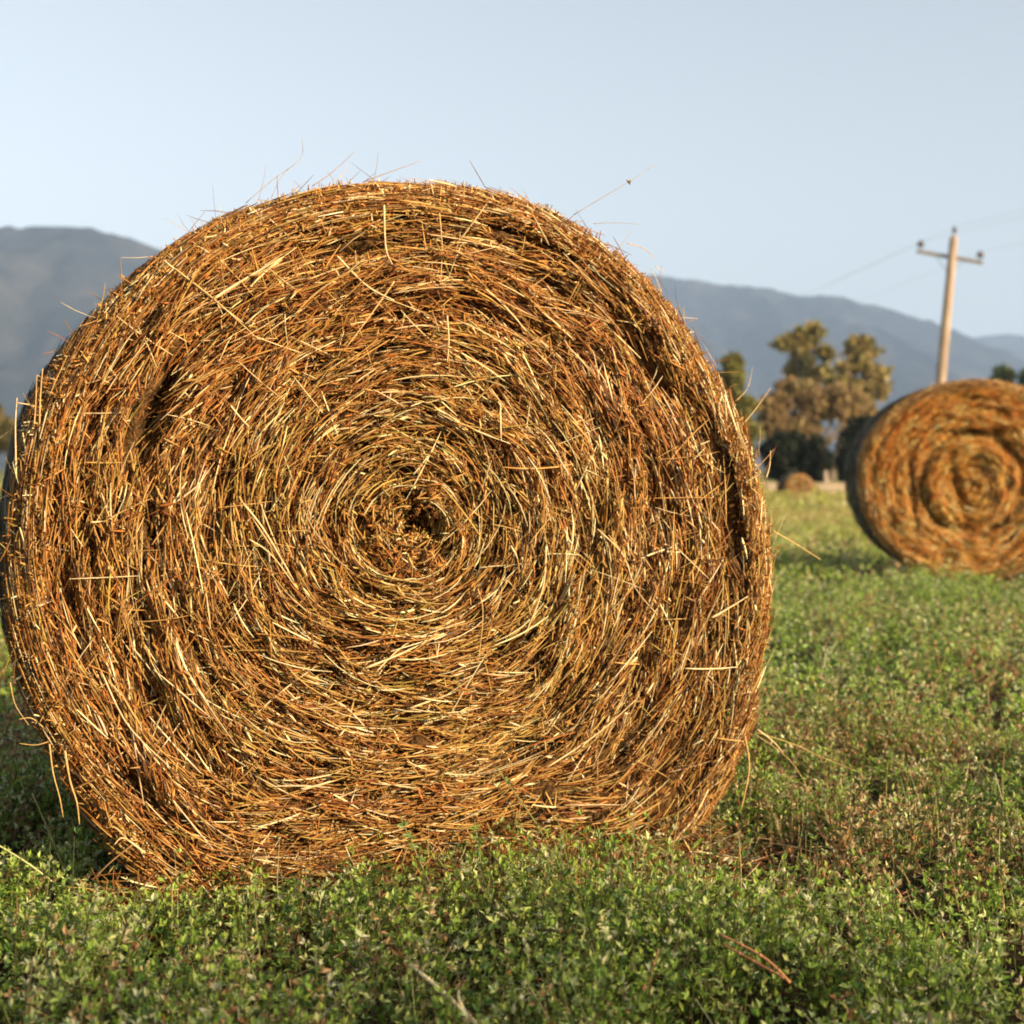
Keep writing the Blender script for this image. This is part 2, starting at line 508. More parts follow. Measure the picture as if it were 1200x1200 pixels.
            mid = np.clip((.75 - rho) / .5, 0, 1)[:, None]
            c = c * (1 + mid * np.array([-.02, .04, .0]))
            hi = np.clip((r * np.sin(th) + .15 - .25 * np.cos(th) * r) / .6, 0, 1)[:, None]
            c = c * (1 - hi * np.array([.08, .17, .30]))      # redder, leafier hay in the upper windings
            tints.append(per(np.clip(c * s.bright, 0, .9), (seg + 1) * 3))
        N = s.nf
        face(int(N * .34), .03, .075, .0026, .0048, .24, -.036, .004, (.24, .24, .22, .10, .12, .06, .08))
        face(int(N * .11), .06, .16, .0024, .0042, .18, -.016, .009, (.34, .2, .1, .24, .04, .06, .02), seg=4)
        face(int(N * .62), .010, .035, .003, .0075, .45, -.045, .005, (.2, .3, .25, .06, .12, .04, .03), seg=2, out=.35)
        face(int(N * .016), .02, .06, .003, .007, 1.3, -.03, .012, (.2, .3, .28, .05, .1, .04, .03), rmax=.13, out=.4)
        V = np.concatenate(mb.V)
        V[:, 2] = np.maximum(V[:, 2], .0)
        np_mesh("cut_end", V, [np.concatenate(mb.q)], M_hay, s.root, np.concatenate(tints))
        # --- straws round the barrel, chopped ends along its front rim
        mb = MB(); tints = []
        n = int(N * .34)
        th = rng.uniform(-pi, pi, n); w = -(rng.random(n) ** 1.6) * (s.L - .02)
        R = s.R(th); g = rng.normal(0, .22, n)
        e = np.clip(-w / s.rs, 0, 1)
        r = R - s.rs * (1 - np.sqrt(1 - (1 - e) ** 2)) + rng.uniform(-.018, .006, n)
        # along the rim, leaning
        T = np.stack([-np.sin(th) * np.cos(g), np.sin(g), np.cos(th) * np.cos(g)], -1)
        K = np.stack([-np.cos(th), 0 * th, -np.sin(th)], -1) / r[:, None]
        C = s.loc(r * np.cos(th), r * np.sin(th), w)
        V, Q = strands(C, T, K, rng.uniform(.04, .16, n), rng.uniform(.0022, .0042, n) * s.ws, 3)
        mb.add(V, Q)
        c = hay_colours(n)
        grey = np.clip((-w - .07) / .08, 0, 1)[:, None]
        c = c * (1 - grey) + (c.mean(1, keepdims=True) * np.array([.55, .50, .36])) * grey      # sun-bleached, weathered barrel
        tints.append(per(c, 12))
        n = int(N * .27)
        th = rng.uniform(-pi, pi, n); R = s.R(th); q = rng.uniform(0, pi / 2, n) ** 1.0
        rr = R - s.rs + s.rs * np.sin(q) - .004; w = -s.rs + s.rs * np.cos(q) - .004
        nrm = np.stack([np.cos(th) * np.sin(q), -np.cos(q), np.sin(th) * np.sin(q)], -1)
        tan_ = np.stack([-np.sin(th), 0 * th, np.cos(th)], -1)
        T = tan_ * rng.normal(0, 1, (n, 1)) + nrm * np.abs(rng.normal(0, .35, (n, 1))) + rng.normal(0, .45, (n, 3))
        C = s.loc(rr * np.cos(th), rr * np.sin(th), w)
        V, Q = strands(C, T, rng.normal(0, 2.5, (n, 3)), rng.uniform(.012, .05, n), rng.uniform(.003, .007, n) * s.ws, 2)
        mb.add(V, Q); tints.append(per(hay_colours(n, (.3, .3, .2, .12, .06, .02, .02)), 9))
        # a few wisps that stand off the rim
        n = int(N * .0035)
        th = rng.uniform(-.6, pi + .6, n); R = s.R(th)
        nrm = np.stack([np.cos(th), 0 * th, np.sin(th)], -1); tan_ = np.stack([-np.sin(th), 0 * th, np.cos(th)], -1)
        T = tan_ * rng.normal(0, 1, (n, 1)) + nrm * rng.uniform(.1, .6, (n, 1)) + rng.normal(0, .25, (n, 3))
        Ls = rng.uniform(.03, .09, n)
        C = s.loc(R * np.cos(th), R * np.sin(th), -rng.uniform(0, .1, n)) + norm(T) * (Ls * .3)[:, None]
        V, Q = strands(C, T, rng.normal(0, 4, (n, 3)), Ls, rng.uniform(.001, .0022, n) * s.ws, 3)
        mb.add(V, Q); tints.append(per(hay_colours(n), 12))
        V = np.concatenate(mb.V)
        V[:, 2] = np.maximum(V[:, 2], .0)
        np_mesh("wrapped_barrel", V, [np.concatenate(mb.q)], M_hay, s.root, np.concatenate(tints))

ALPHA = radians(19.5)
SC = (482, 618)                                   # where the winding starts
C1 = at(SC[0], SC[1], 3.0)
wn = np.array([sin(ALPHA), -cos(ALPHA), 0]); un = np.array([cos(ALPHA), sin(ALPHA), 0])
def face_uv(px, py):
    d = ray(px, py); o = np.array([0, 0, H])
    t = ((C1 - o) @ wn) / (d @ wn)
    p = o + d * t - C1
    return (p @ un, p[2])
outline_px = [(912, 650), (906, 600), (884, 510), (842, 430), (786, 345), (722, 288), (652, 244), (560, 217), (490, 212),
              (430, 212), (365, 222), (300, 240), (240, 266), (190, 296), (150, 330), (112, 370), (78, 412), (48, 458),
              (28, 515), (18, 580), (10, 650), (12, 720), (22, 790), (44, 850), (72, 905), (110, 965), (150, 1020),
              (205, 1062), (300, 1078), (400, 1070), (500, 1060), (600, 1050), (700, 1036), (778, 1026), (816, 990),
              (856, 930), (885, 865), (900, 790), (911, 720)]
outl = []
for p in outline_px:
    u_, v_ = face_uv(*p)
    outl.append((u_, max(v_, -C1[2])))
pits = []
for (px, py, rpx, rpy, ang, dep) in [
        (182, 485, 20, 64, -.35, .10), (675, 275, 95, 9, -.45, .05), (715, 335, 40, 8, -.7, .025),
        (862, 600, 9, 90, .05, .055), (500, 612, 32, 12, -.1, .04), (425, 620, 14, 30, .1, .035), (455, 585, 30, 8, .2, .035), (515, 640, 22, 14, .4, .03), (632, 655, 7, 30, 0, .05),
        (395, 610, 12, 40, 0, .04), (300, 655, 12, 30, .3, .04), (470, 560, 55, 9, .1, .03),
        (420, 290, 40, 10, .1, .045), (270, 360, 20, 12, .5, .035), (510, 245, 60, 8, 0, .04),
        (345, 725, 40, 9, -.6, .03), (760, 840, 14, 60, -.6, .035), (860, 480, 8, 60, .35, .04),
        (250, 915, 40, 10, -.7, .03), (560, 980, 60, 9, .2, .03), (640, 760, 10, 40, -.5, .03)]:
    u_, v_ = face_uv(px, py)
    k = 3.0 / 1800
    pits.append((u_, v_, rpx * k, rpy * k, ang, dep))
B1 = Bale("hay_bale", C1, ALPHA, outl, length=.88, nf=46000, pits=pits, seed=1)
B1.build()
tag(B1.root, "large golden brown round bale filling the foreground, its spiral end facing the camera",
    "hay bale", "round hay bales in the field")

# second bale, farther off on the right
C2 = at(1140, 572, 11.15)
oval = []
for a in np.linspace(0, 2 * pi, 40, endpoint=False):
    R_ = .80 + .018 * sin(2 * a + 1) + .012 * sin(3 * a)
    u_, v_ = R_ * cos(a), R_ * .94 * sin(a) + .06
    oval.append((u_, max(v_, -C2[2])))
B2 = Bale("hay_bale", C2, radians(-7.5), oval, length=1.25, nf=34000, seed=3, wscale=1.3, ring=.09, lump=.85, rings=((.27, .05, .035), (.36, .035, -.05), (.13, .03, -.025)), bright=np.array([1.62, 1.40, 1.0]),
          pits=[(-.10, .02, .04, .26, .25, .06), (.03, -.27, .22, .03, 0, .06), (.26, .05, .03, .2, 0, .05),
                (-.42, -.05, .03, .3, .1, .05), (0.05, .40, .35, .03, .0, .05), (.45, -.1, .03, .25, 0, .05),
                (0, .02, .06, .04, 0, .015)])
B2.build()
tag(B2.root, "smaller round hay bale on the right, farther back, below the power pole", "hay bale", "round hay bales in the field")

# tiny third bale at the far end of the field
C3 = at(937, 581, 41.0); C3[2] = .34
oval3 = [(.40 * cos(a), max(.34 * sin(a), -C3[2])) for a in np.linspace(0, 2 * pi, 24, endpoint=False)]
B3 = Bale("hay_bale", C3, radians(8), oval3, length=.8, nf=1800, seed=5, wscale=5, ring=.12)
B3.build()
tag(B3.root, "tiny distant rust brown hay bale between the pale fence boards", "hay bale", "round hay bales in the field")

# single straws that stand out on or off the big bale: (pixels along it, distance off the face plane, width)
def face_point(px, py, off):
    d = ray(px, py); o = np.array([0, 0, H])
    t = ((C1 + wn * off - o) @ wn) / (d @ wn)
    return o + d * t
inv = np.array([[cos(ALPHA), sin(ALPHA), 0], [-sin(ALPHA), cos(ALPHA), 0], [0, 0, 1]])
def to_local(p):
    base = np.array([C1[0], C1[1], 0]); return (inv @ (np.array(p) - base))
def curve(pts, n=9):
    P = np.array(pts, float); t = np.linspace(0, len(P) - 1, n)
    if len(P) == 2: return np.stack([np.interp(t, range(2), P[:, k]) for k in range(3)], 1)
    out = []
    for x in t:
        i = min(int(x), len(P) - 2); f = x - i
        p0, p1, p2, p3 = P[max(i - 1, 0)], P[i], P[i + 1], P[min(i + 2, len(P) - 1)]
        out.append(.5 * (2 * p1 + (p2 - p0) * f + (2 * p0 - 5 * p1 + 4 * p2 - p3) * f * f + (3 * p1 - p0 - 3 * p2 + p3) * f ** 3))
    return np.array(out)
def loose(pts, off, w, col, seedhead=False):
    off = off if isinstance(off, (list, tuple)) else [off] * len(pts)
    P = curve([to_local(face_point(x, y, o)) for (x, y), o in zip(pts, off)], 10)
    m = MB(); r = np.linspace(w, w * .45, 10) * .5
    m.tube(P, r, 6)
    if seedhead:
        i = 6
        for k in range(7):
            d = norm(rng.normal(0, 1, 3)) * .007
            m.tube([P[i], P[i] + d * .6, P[i] + d], [.0018, .0022, .0004], 5)
    m.build("loose_straw", M_hay, B1.root, col)
PALE, GOLD, BROWN = (.80, .60, .32), (.62, .40, .16), (.36, .20, .09)
DUSK = (.34, .27, .2)
for a in [([(288, 238), (318, 212), (352, 186), (354, 163)], [-.05, -.05, -.06, -.07], .0018, DUSK),
          ([(318, 232), (330, 207), (348, 190)], -.05, .0014, DUSK),
          ([(366, 218), (388, 203), (415, 178)], -.08, .0022, BROWN),
          ([(395, 212), (405, 200), (408, 192)], -.06, .0016, GOLD),
          ([(426, 213), (450, 204), (492, 189)], -.05, .0022, BROWN),
          ([(672, 252), (705, 232), (737, 213), (772, 190)], [-.06, -.05, -.04, -.04], .0020, DUSK, True),
          ([(696, 262), (722, 261), (750, 263)], -.04, .0016, DUSK),
          ([(735, 285), (752, 290), (768, 302)], -.03, .0022, GOLD),
          ([(768, 312), (778, 318)], -.02, .002, PALE),
          ([(868, 500), (885, 480), (903, 455)], -.02, .003, GOLD),
          ([(862, 470), (876, 455), (882, 430)], -.03, .002, GOLD),
          ([(905, 622), (930, 636), (962, 656)], -.02, .0035, GOLD),
          ([(898, 560), (902, 545), (903, 528)], -.02, .003, PALE),
          ([(885, 858), (930, 872), (965, 888), (1010, 906)], [-.05, -.05, -.06, -.05], .0018, GOLD),
          ([(884, 860), (925, 890), (950, 930), (965, 960)], [-.05, -.04, -.03, -.02], .0018, GOLD),
          ([(888, 855), (905, 868), (918, 882)], -.02, .004, PALE),
          ([(19, 560), (18, 500), (20, 466)], -.02, .0034, PALE),
          ([(20, 472), (33, 474), (40, 476)], -.02, .0028, PALE),
          ([(46, 520), (47, 470), (50, 432)], -.01, .0040, GOLD),
          ([(40, 500), (42, 470), (43, 440)], -.01, .0030, GOLD),
          ([(12, 800), (18, 826), (34, 850)], 0, .0024, GOLD),
          ([(60, 868), (42, 873), (22, 871)], -.02, .0022, GOLD),
          ([(56, 858), (38, 842), (22, 843)], -.02, .003, GOLD),
          ([(58, 872), (62, 905), (70, 935), (74, 958)], .0, .0034, GOLD),
          ([(76, 880), (82, 915), (90, 940), (93, 966)], .01, .0045, GOLD),
          ([(150, 985), (138, 972), (130, 968)], .01, .004, GOLD),
          ([(170, 1000), (145, 982), (134, 990)], .01, .004, PALE),
          ([(155, 990), (130, 1010), (108, 1032)], .01, .003, BROWN),
          # on the cut end
          ([(285, 590), (310, 622), (345, 682)], .015, .0048, PALE), ([(280, 582), (312, 632), (338, 668)], .012, .004, GOLD),
          ([(292, 632), (318, 650), (348, 690)], .015, .0034, PALE),
          ([(834, 724), (855, 712), (876, 699)], .02, .0045, PALE),
          ([(428, 783), (470, 766), (520, 742)], .02, .005, PALE), ([(440, 788), (480, 752), (545, 728)], .015, .0035, PALE),
          ([(395, 300), (430, 335), (462, 352)], .02, .0042, PALE), ([(462, 330), (430, 375), (405, 408)], .018, .0036, GOLD),
          ([(205, 315), (250, 350), (300, 395)], .02, .004, GOLD), ([(192, 305), (235, 340), (285, 378)], .016, .0034, PALE),
          ([(360, 328), (410, 310), (455, 300)], .018, .0036, GOLD), ([(250, 350), (290, 325), (330, 302)], .02, .0045, PALE),
          ([(515, 250), (518, 290), (516, 335)], .02, .003, GOLD), ([(524, 370), (526, 400), (524, 425)], .02, .0034, PALE),
          ([(450, 240), (452, 290), (460, 310)], .02, .004, PALE), ([(575, 455), (600, 490), (640, 540)], .012, .0036, GOLD),
          ([(700, 620), (730, 650), (745, 690), (770, 720)], .018, .003, PALE), ([(640, 640), (636, 690), (615, 745)], .012, .004, PALE),
          ([(270, 475), (282, 490), (292, 500)], .015, .004, PALE), ([(106, 612), (125, 610), (140, 600)], .015, .0035, PALE),
          ([(560, 690), (566, 720), (560, 780)], .015, .003, GOLD), ([(480, 830), (530, 812), (560, 800)], .015, .0042, PALE),
          ([(120, 790), (150, 850), (200, 900)], .015, .0036, PALE), ([(640, 900), (700, 860), (745, 820)], .012, .0036, PALE),
          ([(790, 985), (812, 960), (830, 925)], .01, .007, PALE), ([(872, 860), (878, 900), (868, 950)], -.01, .005, GOLD)]:
    loose(*a)

# ------------------------------------------------------------------ alfalfa
def in_bale(x, y):
    p = np.stack([x - C1[0], y - C1[1]], -1)
    lu = p[:, 0] * cos(ALPHA) + p[:, 1] * sin(ALPHA); lw = -p[:, 0] * sin(ALPHA) + p[:, 1] * cos(ALPHA)
    a = (np.abs(lu + .02) < .52) & (lw > .02) & (lw < 1.2)
    q = (np.abs(x - C2[0]) < .5) & (y > C2[1]) & (y < C2[1] + 1.2)
    return a | q
def scatter(y0, y1, dens, spread=.62, extra=.7):
    amax = spread * y1 + extra
    n = int(dens * 2 * amax * (y1 - y0))
    x = rng.uniform(-amax, amax, n); y = rng.uniform(y0, y1, n)
    k = (np.abs(x) < spread * y + extra) & ~in_bale(x, y)
    return x[k], y[k]
def alfalfa(mb, tints, y0, y1, dens, nodes, lf, leaf, hs, stems=True):
    x, y = scatter(y0, y1, dens)
    patch = fbm(x * 1.3 + 70, y * 1.3 + 70, 4, 21)            # vigour of the stand
    dry = fbm(x * .9 + 20, y * .9 + 30, 4, 33)
    # trodden, dry ground at the foot of the big bale
    foot = np.exp(-(((x - .75) / .55) ** 2 + ((y - 3.15) / .5) ** 2)) * .5
    dry = dry + foot * .55
    keep = rng.random(len(x)) < np.clip((patch - .32) * 7, .25, 1) * np.clip((noise(x / .10 + 60, y / .10 + 60, 256, 5) - .26) * 3.4, .05, 1) * np.clip(1.15 - foot * 1.1, .3, 1)
    x, y, patch, dry = x[keep], y[keep], patch[keep], dry[keep]
    n = len(x)
    h = hs * rng.uniform(.45, 1.15, n) * np.clip(.45 + (patch - .3) * 1.9, .4, 1.25) * (.42 + 1.15 * noise(x / .10 + 60, y / .10 + 60, 256, 5))
    h = h * (1 - .52 * np.exp(-((y - 2.95 - .28 * x) / .28) ** 2) * (np.abs(x + .2) < .85))
    lean = rng.normal(0, .35, (n, 2))
    top = np.stack([x + lean[:, 0] * h, y + lean[:, 1] * h, h], -1); bot = np.stack([x, y, 0 * x], -1)
    if stems:
        C = (top + bot) / 2
        V, Q = strands(C, top - bot, np.zeros((n, 3)), np.linalg.norm(top - bot, axis=1), np.full(n, .0022), 1, 0)
        mb.add(V, Q)
        tints.append(per(np.array([.12, .13, .04]) * rng.uniform(.7, 1.4, (n, 1)), 6))
    G = np.array([[.26, .39, .06], [.36, .48, .09], [.52, .60, .22], [.08, .16, .03], [.64, .67, .36]])
    Bc = np.array([[.46, .30, .14], [.58, .46, .24], [.38, .20, .08]])
    pc = G[rng.choice(5, n, p=[.3, .27, .17, .16, .10])]
    far = np.clip((y - 9) / 14, 0, 1)[:, None]
    pc = pc * (1 - far * .55) + np.array([.46, .36, .10]) * far * .55
    isdry = rng.random(n) < np.clip((dry - .53) * 2.3, .035, .5)
    pc = np.where(isdry[:, None], Bc[rng.integers(0, 3, n)], pc)
    for k in range(nodes):
        f = ((k + rng.uniform(.2, 1, n)) / nodes) ** .6
        P = bot + (top - bot) * f[:, None]
        az = rng.uniform(0, 2 * pi, n)
        pet = rng.uniform(.3, 1.3, n) * leaf * 1.2
        Pn = P + np.stack([np.cos(az) * pet, np.sin(az) * pet, pet * rng.uniform(0, .7, n)], -1)
        for j in range(lf):
            a = az + (j - (lf - 1) / 2) * 1.1 + rng.normal(0, .25, n)
            el = rng.uniform(.0, 1.45, n)
            D = np.stack([np.cos(a) * np.cos(el), np.sin(a) * np.cos(el), np.sin(el)], -1)
            S = norm(np.cross(D, np.array([0, 0, 1.]) + rng.normal(0, .35, (n, 3))))
            Nn = np.cross(S, D)
            ll = (leaf * rng.uniform(.7, 1.25, n))[:, None]; ww = ll * rng.uniform(.17, .28, n)[:, None]
            V = np.stack([Pn, Pn + D * ll * .5 + S * ww + Nn * ww * .35, Pn + D * ll - Nn * ll * .08,
                          Pn + D * ll * .5 - S * ww + Nn * ww * .35], 1).reshape(-1, 3)
            V[:, 2] = np.maximum(V[:, 2], .001)
            I = (np.arange(n) * 4)[:, None]
            mb.add(V, I + np.array([0, 1, 2, 3]))
            c = pc * rng.uniform(.75, 1.3, (n, 1)) * (1 + rng.normal(0, .06, (n, 3)))
            tints.append(per(np.clip(c, .01, .7), 4))
mb = MB(); tints = []
alfalfa(mb, tints, 1.3, 4.6, 2200, 7, 3, .0135, .14)
alfalfa(mb, tints, 4.6, 10, 560, 5, 3, .021, .135)
alfalfa(mb, tints, 10, 26, 85, 5, 2, .045, .13, False)
alfalfa(mb, tints, 26, 60, 14, 5, 2, .10, .15, False)
al = np_mesh("alfalfa", np.concatenate(mb.V), [np.concatenate(mb.q)], M_leaf, None, np.concatenate(tints), smooth=False)
tag(al, "low green alfalfa with dry reddish patches covering the field", "alfalfa", kind="stuff")

# dry stems standing and lying among the alfalfa, and litter dropped by the bales
mb = MB(); tints = []
def stemset(y0, y1, dens, L0, L1, W, upright, cols, lo=0.0, hi=.02):
    x, y = scatter(y0, y1, dens)
    pn = fbm(x * .9 + 20, y * .9 + 30, 4, 33) + np.exp(-(((x - .75) / .6) ** 2 + ((y - 3.1) / .5) ** 2)) * .4
    k = rng.random(len(x)) < np.clip((pn - .38) * 3, .1, 1); x, y = x[k], y[k]
    n = len(x); L = rng.uniform(L0, L1, n)
    az = rng.uniform(0, 2 * pi, n); el = np.clip(rng.normal(upright, .35, n), 0, pi / 2)
    T = np.stack([np.cos(az) * np.cos(el), np.sin(az) * np.cos(el), np.sin(el)], -1)
    C = np.stack([x, y, rng.uniform(lo, hi, n)], -1) + T * (L / 2)[:, None]
    V, Q = strands(C, T, rng.normal(0, 1.5, (n, 3)), L, rng.uniform(.6, 1.3, n) * W, 3)
    V[:, 2] = np.maximum(V[:, 2], .002)
    mb.add(V, Q)
    cc = np.array(cols)[rng.integers(0, len(cols), n)] * rng.uniform(.75, 1.25, (n, 1))
    tints.append(per(cc, 12))
RUS = [(.36, .17, .08), (.48, .30, .14), (.55, .42, .2), (.28, .12, .06)]
GRN = [(.30, .32, .11), (.42, .40, .17), (.5, .42, .2)]
stemset(1.3, 4.6, 170, .05, .14, .0022, 1.1, RUS)
stemset(1.3, 4.6, 60, .10, .22, .0016, 1.25, GRN)
stemset(1.3, 4.6, 520, .03, .12, .003, .15, RUS, .0, .06)
stemset(4.6, 11, 60, .07, .22, .0035, 1.15, RUS + GRN)
stemset(11, 30, 18, .12, .3, .008, 1.15, RUS + GRN)
bgr = np_mesh("shade_bank_grass", shade_bank_grass[0], [shade_bank_grass[1]], M_stalk, None,
              per(np.array([.34, .30, .13]) * rng.uniform(.7, 1.3, (shade_bank_grass[2], 1)), 12))
tag(bgr, "tall dry grass added along the unseen shade-casting bank behind the camera", "grass", kind="stuff")
lit = np_mesh("dry_stems", np.concatenate(mb.V), [np.concatenate(mb.q)], M_stalk, None, np.concatenate(tints))
tag(lit, "russet and straw coloured dry stems scattered through the alfalfa", "dry stems", kind="stuff")

# fallen hay in a skirt round the foot of the big bale
n = 8500
uu = rng.uniform(-.62, .68, n); ww = np.abs(rng.normal(0, .10, n)) - .03
sd = rng.random(n) < .25
wr = np.where(sd, -rng.uniform(0, .5, n), ww); ur = np.where(sd, .56 + np.abs(rng.normal(0, .09, n)), uu)
zz = np.abs(rng.normal(0, .045, n)) * np.exp(-np.abs(wr) * 4)
C = C1 * np.array([1, 1, 0]) + un * ur[:, None] + wn * wr[:, None] + np.array([0, 0, 1.]) * zz[:, None]
T = norm(rng.normal(0, 1, (n, 3)) * np.array([1, 1, .45]))
V, Q = strands(C, T, rng.normal(0, 3, (n, 3)), rng.uniform(.03, .11, n), rng.uniform(.002, .004, n), 3)
V[:, 2] = np.maximum(V[:, 2], .002)
fh = np_mesh("fallen_hay", V, [Q], M_hay, None, per(hay_colours(n), 12))
tag(fh, "brown loose hay fallen round the foot of the large bale", "loose hay", kind="stuff")

# ------------------------------------------------------------------ single stalks and weeds near the camera
def stalk(label, pts, w0, w1, col, group="long dry stalks in the foreground alfalfa", branch=None):
    P = curve([at(x, y, Y) for x, y, Y in pts], 12)
    base = P[0].copy(); base[2] = max(0, base[2])
    m = MB(); m.tube(P - base, np.linspace(w0, w1, 12) * .5, 7)
    for k in (3, 6, 8):                      # nodes of the stalk
        d = P[k + 1] - P[k]; d = d / np.linalg.norm(d) * .003; r = (w0 + (w1 - w0) * k / 12) * .5
        m.tube([P[k] - base - d, P[k] - base, P[k] - base + d], [r, r * 1.35, r], 7)
    if branch:
        Q_ = curve([at(x, y, Y) for x, y, Y in branch], 7)
        m.tube(Q_ - base, np.linspace(w1 * 1.2, w1 * .6, 7) * .5, 6)
    o = m.build("dry_stalk", M_stalk, None, col)
    o.location = base
    tag(o, label, "stalk", group)
stalk("pale thick stalk slanting up from the bottom edge, left of centre", [(572, 1215, 2.050), (525, 1168, 2.100), (480, 1130, 2.170)], .0075, .0055, (.75, .62, .34),
      branch=[(548, 1192, 2.075), (538, 1172, 2.090), (538, 1160, 2.100)])
stalk("short thin tan stalk at the bottom edge, right of the pale thick stalk", [(652, 1210, 2.050), (632, 1176, 2.100), (616, 1150, 2.150)], .0042, .003, (.58, .42, .2))
stalk("upper reddish stalk of the fallen pair at lower right", [(926, 1152, 2.150), (895, 1122, 2.170), (842, 1094, 2.210)], .005, .003, (.50, .23, .10))
stalk("lower reddish stalk of the fallen pair at lower right", [(918, 1146, 2.130), (886, 1128, 2.160), (846, 1106, 2.190)], .0042, .0028, (.42, .17, .075))
stalk("thin dull red stalk standing upright in the dark alfalfa left of the fallen reddish pair", [(766, 1195, 2.150), (762, 1150, 2.150), (772, 1112, 2.150)], .0034, .0024, (.40, .20, .11))
stalk("pale green stalk leaning left across the dark hollow under the big bale", [(88, 1052, 2.98), (64, 990, 2.94), (38, 930, 2.9)], .0052, .003, (.52, .50, .24))
stalk("thin yellow green stalk entering from the left edge below the dark hollow", [(70, 1040, 2.86), (30, 1010, 2.84), (-20, 980, 2.84)], .0042, .0032, (.42, .44, .2))

def weed(label, pts, nleaf, group="thin weeds growing up in front of the big bale"):
    P = curve([at(x, y, Y) for x, y, Y in pts], 14)
    base = P[0].copy(); base[2] = max(0, base[2])
    root = empty("weed", base)
    m = MB(); m.tube(P - base, np.linspace(.004, .002, 14) * .5, 6)
    m.build("stem", M_leaf, root, (.26, .28, .09))
    lm = MB()
    for k in range(nleaf):
        t = rng.uniform(.15, .95) * 12; i = int(t); p = P[i] + (P[i + 1] - P[i]) * (t - i) - base
        for j in range(3):
            D = norm(rng.normal(0, 1, 3) * np.array([1, 1, .4]) + np.array([0, 0, .5])); S = norm(np.cross(D, rng.normal(0, 1, 3)))
            Nn = np.cross(S, D); ll = rng.uniform(.009, .016); ww = ll * .3
            lm.add([p, p + D * ll * .5 + S * ww + Nn * ww * .3, p + D * ll, p + D * ll * .5 - S * ww + Nn * ww * .3], [[0, 1, 2, 3]])
    lm.build("leaves", M_leaf, root, (.17, .26, .06), smooth=False)
    tag(root, label, "weed", group)
weed("leafy weed leaning left in front of the big bale, leftmost of the thin weeds", [(515, 1060, 2.66), (492, 1010, 2.66), (468, 955, 2.66)], 12)
weed("sparse long weed leaning left before the big bale, rightmost of the thin weeds", [(665, 1035, 2.74), (628, 965, 2.7), (580, 898, 2.68)], 3)
weed("leafy upright weed in front of the big bale, middle one of the thin weeds", [(572, 1062, 2.66), (563, 1010, 2.66), (556, 960, 2.68)], 14)

# ------------------------------------------------------------------ trees
def tree(name, label, cat, Y, clusters, trunk_px, pal, leaf, n, group=None, trunk_r=.16, limbs=True, sub=9, bark=M_bark):
    """clusters: (px, py, rx, ry) of leaf masses; trunk_px: where the trunk leaves the ground"""
    k = Y / 1800
    base = at(trunk_px, 548, Y); base[2] = 0
    root = empty(name, base)
    P = []; C = []
    mb = MB()
    cc = []
    for (px, py, rx, ry) in clusters:
        c = at(px, py, Y) - base
        cc.append((c, rx * k, ry * k))
    area = np.array([a[1] * a[2] for a in cc]); cnt = (n * area / area.sum()).astype(int)
    tints = []
    pal = np.array(pal)
    for (c, rx, rz), m in zip(cc, cnt):
        subs = norm(rng.normal(0, 1, (sub, 3))) * (rng.random((sub, 1)) ** .4) * np.array([rx, min(rx, rz) * 1.1, rz]) * .72
        sz = rng.uniform(.28, .5, sub)
        which = rng.integers(0, sub, m)
        off = norm(rng.normal(0, 1, (m, 3))) * (rng.random((m, 1)) ** .45)
        p = c + subs[which] + off * np.array([rx, rx * .9, rz]) * sz[which][:, None]
        p[:, 2] = np.maximum(p[:, 2], .05)
        D = norm(rng.normal(0, 1, (m, 3)) + np.array([0, 0, -.2])); S = norm(np.cross(D, rng.normal(0, 1, (m, 3))))
        ll = (leaf * rng.uniform(.5, 1.4, m))[:, None]; ww = ll * rng.uniform(.2, .4, m)[:, None]
        V = np.stack([p, p + D * ll * .5 + S * ww, p + D * ll, p + D * ll * .5 - S * ww], 1).reshape(-1, 3)
        I = (np.arange(m) * 4)[:, None]
        mb.add(V, I + np.array([0, 1, 2, 3]))
        sc = pal[rng.integers(0, len(pal), sub)]
        col = sc[which] * .6 + pal[rng.integers(0, len(pal), m)] * .4
        tints.append(per(col * rng.uniform(.7, 1.3, (m, 1)), 4))
    np_mesh("crown", np.concatenate(mb.V), [np.concatenate(mb.q)], M_tree, root, np.concatenate(tints), smooth=False)
    t = MB()
    low = min(c[2] for c, _, _ in cc); mx = np.mean([c[0] for c, _, _ in cc])
    fork = np.array([mx * .5, 0, max(low * .6, .3)])
    t.tube([np.zeros(3), fork * .5 + np.array([.1, 0, 0]) * trunk_r, fork], [trunk_r * 1.25, trunk_r, trunk_r * .85], 9)
    for c, rx, rz in cc:
        mid = (fork + c) / 2 + rng.normal(0, .15, 3) * rx
        t.tube([fork, mid, c + np.array([0, 0, rz * .3])], [trunk_r * .6, trunk_r * .4, trunk_r * .12], 6)
        for q in range(3):
            e = c + rng.normal(0, .5, 3) * np.array([rx, rx, rz])
            t.tube([mid, (mid + e) / 2 + rng.normal(0, .05, 3) * rx, e], [trunk_r * .22, trunk_r * .14, trunk_r * .04], 5)
    t.build("trunk", bark, root)
    tag(root, label, cat, group)
    return root
OLIVE = [(.14, .15, .06), (.21, .20, .075), (.30, .25, .085), (.38, .29, .10)]
GOLDEN = [(.36, .28, .09), (.28, .23, .08), (.19, .17, .065), (.38, .28, .12)]
RUST = [(.36, .23, .10), (.29, .19, .085), (.40, .28, .12), (.19, .16, .065), (.26, .22, .08)]
SHADED_LEAF = [(.016, .022, .011), (.024, .03, .014), (.013, .018, .010)]  # shade on the shrubs is put into their leaf colour
YG = [(.19, .18, .045), (.24, .21, .05), (.14, .14, .035)]
